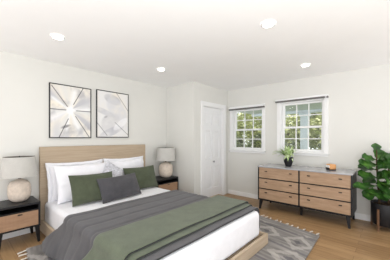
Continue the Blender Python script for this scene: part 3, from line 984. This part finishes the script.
def fig_leaf(b, base, tip, wd, tilt):
    base, tip = Vector(base), Vector(tip)
    d = tip - base; Ln = d.length
    dn = d.normalized()
    face = Vector((-0.62, -0.52, 0.58))                # leaves turn to the lit room
    up = face - dn * face.dot(dn)
    if up.length < 0.2: up = dn.orthogonal()
    up.normalize()
    up = Matrix.Rotation(tilt, 3, dn) @ up
    side = dn.cross(up).normalized()
    n, mm = 12, 6
    V = []
    for i in range(n + 1):
        q_ = i / n
        # violin outline: narrow waist, broad far half
        o = (0.05 if q_ < 0.10 else 0.0) if q_ < 0.10 else (0.62 * math.sin(PI * min(1, (q_ - 0.06) / 0.62)) ** 0.8 * (q_ < 0.62) + 0.0)
        o = 0.0
        a_ = max(0, 1 - ((q_ - 0.36) / 0.27) ** 2); b2 = max(0, 1 - ((q_ - 0.70) / 0.31) ** 2)
        o = max(0.62 * math.sqrt(a_), math.sqrt(b2), 0.04)
        if q_ == 1: o = 0.0
        row = []
        for j in range(mm + 1):
            s_ = -1 + 2 * j / mm
            bend = up * (-0.22 * Ln * (q_ - 0.35) ** 2 + 0.10 * wd * abs(s_) ** 1.3 + 0.012 * math.sin(q_ * 17 + s_ * 2) * abs(s_))
            row.append(b.verts.new(base + d * q_ + side * (s_ * o * wd / 2) + bend))
        V.append(row)
    for i in range(n):
        for j in range(mm):
            b.faces.new((V[i][j], V[i + 1][j], V[i + 1][j + 1], V[i][j + 1]))
b = BM()
rr = random.Random(5)
for bs, tp, wd in LEAVES:
    bs, tp = Vector(bs), Vector(tp)
    tp.x = min(tp.x, 4.30)
    fig_leaf(b, bs, tp, wd * 1.15, rr.uniform(-0.5, 0.5))
for v in b.verts: v.co.x = min(v.co.x, 4.41)
obj('leaves', b, FIG, fg, smooth=True)

# ------------------------------------------------------------------ outside
b = BM(); box(b, (4.8, -14, -0.55), (40, 40, -0.45)); g = struct('lawn', b, LAWN)
pr_ = thing('porch_roof', 'pale painted porch roof seen through the top of the right window', 'porch roof', (5.7, 2.0, 2.06))
b = BM(); box(b, (4.66, 0.0, 2.09), (6.75, 3.4, 2.16)); obj('soffit', b, PORCHM, pr_)
b = BM(); box(b, (6.55, 0.0, 2.02), (6.72, 3.4, 2.09), 0.004); obj('beam', b, POSTM, pr_)
pc = thing('porch_post', 'white square porch post standing outside the right window', 'post', (6.63, 1.83, -0.45))
b = BM(); box(b, (6.55, 1.735, -0.35), (6.73, 1.925, 1.93), 0.008); obj('shaft', b, POSTM, pc)
b = BM(); box(b, (6.52, 1.705, -0.45), (6.76, 1.955, -0.35), 0.006); obj('plinth', b, POSTM, pc)
b = BM(); box(b, (6.52, 1.705, 1.93), (6.76, 1.955, 2.02), 0.006); obj('cap', b, POSTM, pc)

def tree(name, x, y, h, rad, cz, mat, n, label, cat, lsz=0.16, squash=1.2, trunk=0.09):
    t = thing(name, label, cat, (x, y, -0.45), 'greenery outside the windows')
    b = BM()
    tube(b, [(x, y, -0.45), (x + 0.05, y, cz * 0.5), (x, y + 0.05, cz + rad * 0.4)], [trunk, trunk * .8, trunk * .35], 8)
    obj('trunk', b, BARK, t, smooth=True)
    b = BM()
    rg = random.Random(int(x * 100 + y * 10))
    cl = [(rg.gauss(0, .5), rg.gauss(0, .5), rg.gauss(0, .5)) for _ in range(26)]
    for i in range(n):
        c_ = cl[rg.randrange(len(cl))]
        p = Vector((c_[0] + rg.gauss(0, .2), c_[1] + rg.gauss(0, .2), c_[2] + rg.gauss(0, .2)))
        if p.length > 1: p.normalize(); p *= rg.uniform(.8, 1)
        p = Vector((x + p.x * rad, y + p.y * rad, max(-0.3, cz + p.z * rad * squash)))
        R_ = Euler((rg.uniform(-.9, .9), rg.uniform(-.9, .9), rg.uniform(0, 6.3))).to_matrix()
        s_ = lsz * rg.uniform(.6, 1.2)
        q_ = [b.verts.new(p + R_ @ Vector(k)) for k in ((-s_ * .1, -s_ * .5, 0), (s_ * .35, -s_ * .1, s_ * .06), (0, s_ * .55, 0), (-s_ * .35, s_ * .05, s_ * .06))]
        b.faces.new(q_)
    obj('foliage', b, mat, t)
TREES = [
 (9.0, 4.55, 1.75, 0.78, LEAF_A, 1500, 'leafy bright tree outside in the right panes of the left window', 'tree'),
 (9.0, 6.15, 1.75, 0.78, LEAF_A, 1500, 'leafy tree outside in the left panes of the left window', 'tree'),
 (9.0, 3.05, 1.70, 0.66, LEAF_A, 1500, 'yellow green tree outside left of the white porch post', 'tree'),
 (9.0, 1.85, 1.60, 0.52, LEAF_A, 1300, 'yellow green tree outside right of the white porch post', 'tree'),
 (12.2, 2.9, 1.9, 1.22, LEAF_B, 2000, 'middle distance tree behind the porch post outside the right window', 'tree'),
 (12.2, 5.5, 1.9, 1.22, LEAF_B, 2000, 'middle distance tree outside between the two windows', 'tree'),
 (12.2, 8.1, 1.9, 1.22, LEAF_B, 2000, 'middle distance tree outside beyond the left window', 'tree'),
 (16.0, 3.0, 2.0, 2.1, LEAF_B, 2600, 'farthest broad tree outside beyond the right window', 'tree'),
 (16.0, 7.4, 2.0, 2.1, LEAF_B, 2600, 'farthest broad tree outside at the middle of the left window', 'tree'),
 (16.0, 11.8, 2.0, 2.1, LEAF_B, 2600, 'farthest broad tree outside at the left edge of the left window', 'tree'),
 (7.5, 3.62, 0.78, 0.53, LEAF_C, 1500, 'dark bush outside low in the right panes of the left window', 'bush'),
 (7.5, 4.70, 0.78, 0.53, LEAF_C, 1500, 'dark bush outside low in the left panes of the left window', 'bush'),
 (7.5, 2.55, 0.60, 0.50, LEAF_C, 1500, 'dark bush outside low at the left edge of the right window', 'bush'),
 (7.5, 1.50, 0.60, 0.50, LEAF_C, 1500, 'dark bush outside low at the right of the porch post', 'bush'),
]
for x, y, cz, rad, mat, n, lb, ct in TREES:
    tree('garden_tree' if ct == 'tree' else 'garden_bush', x, y, 0, rad, cz, mat, n, lb, ct, (0.14 if x < 11 else 0.24) if ct == 'tree' else 0.11, 1.5 if ct == 'tree' else 1.3, 0.07 if ct == 'tree' else 0.03)
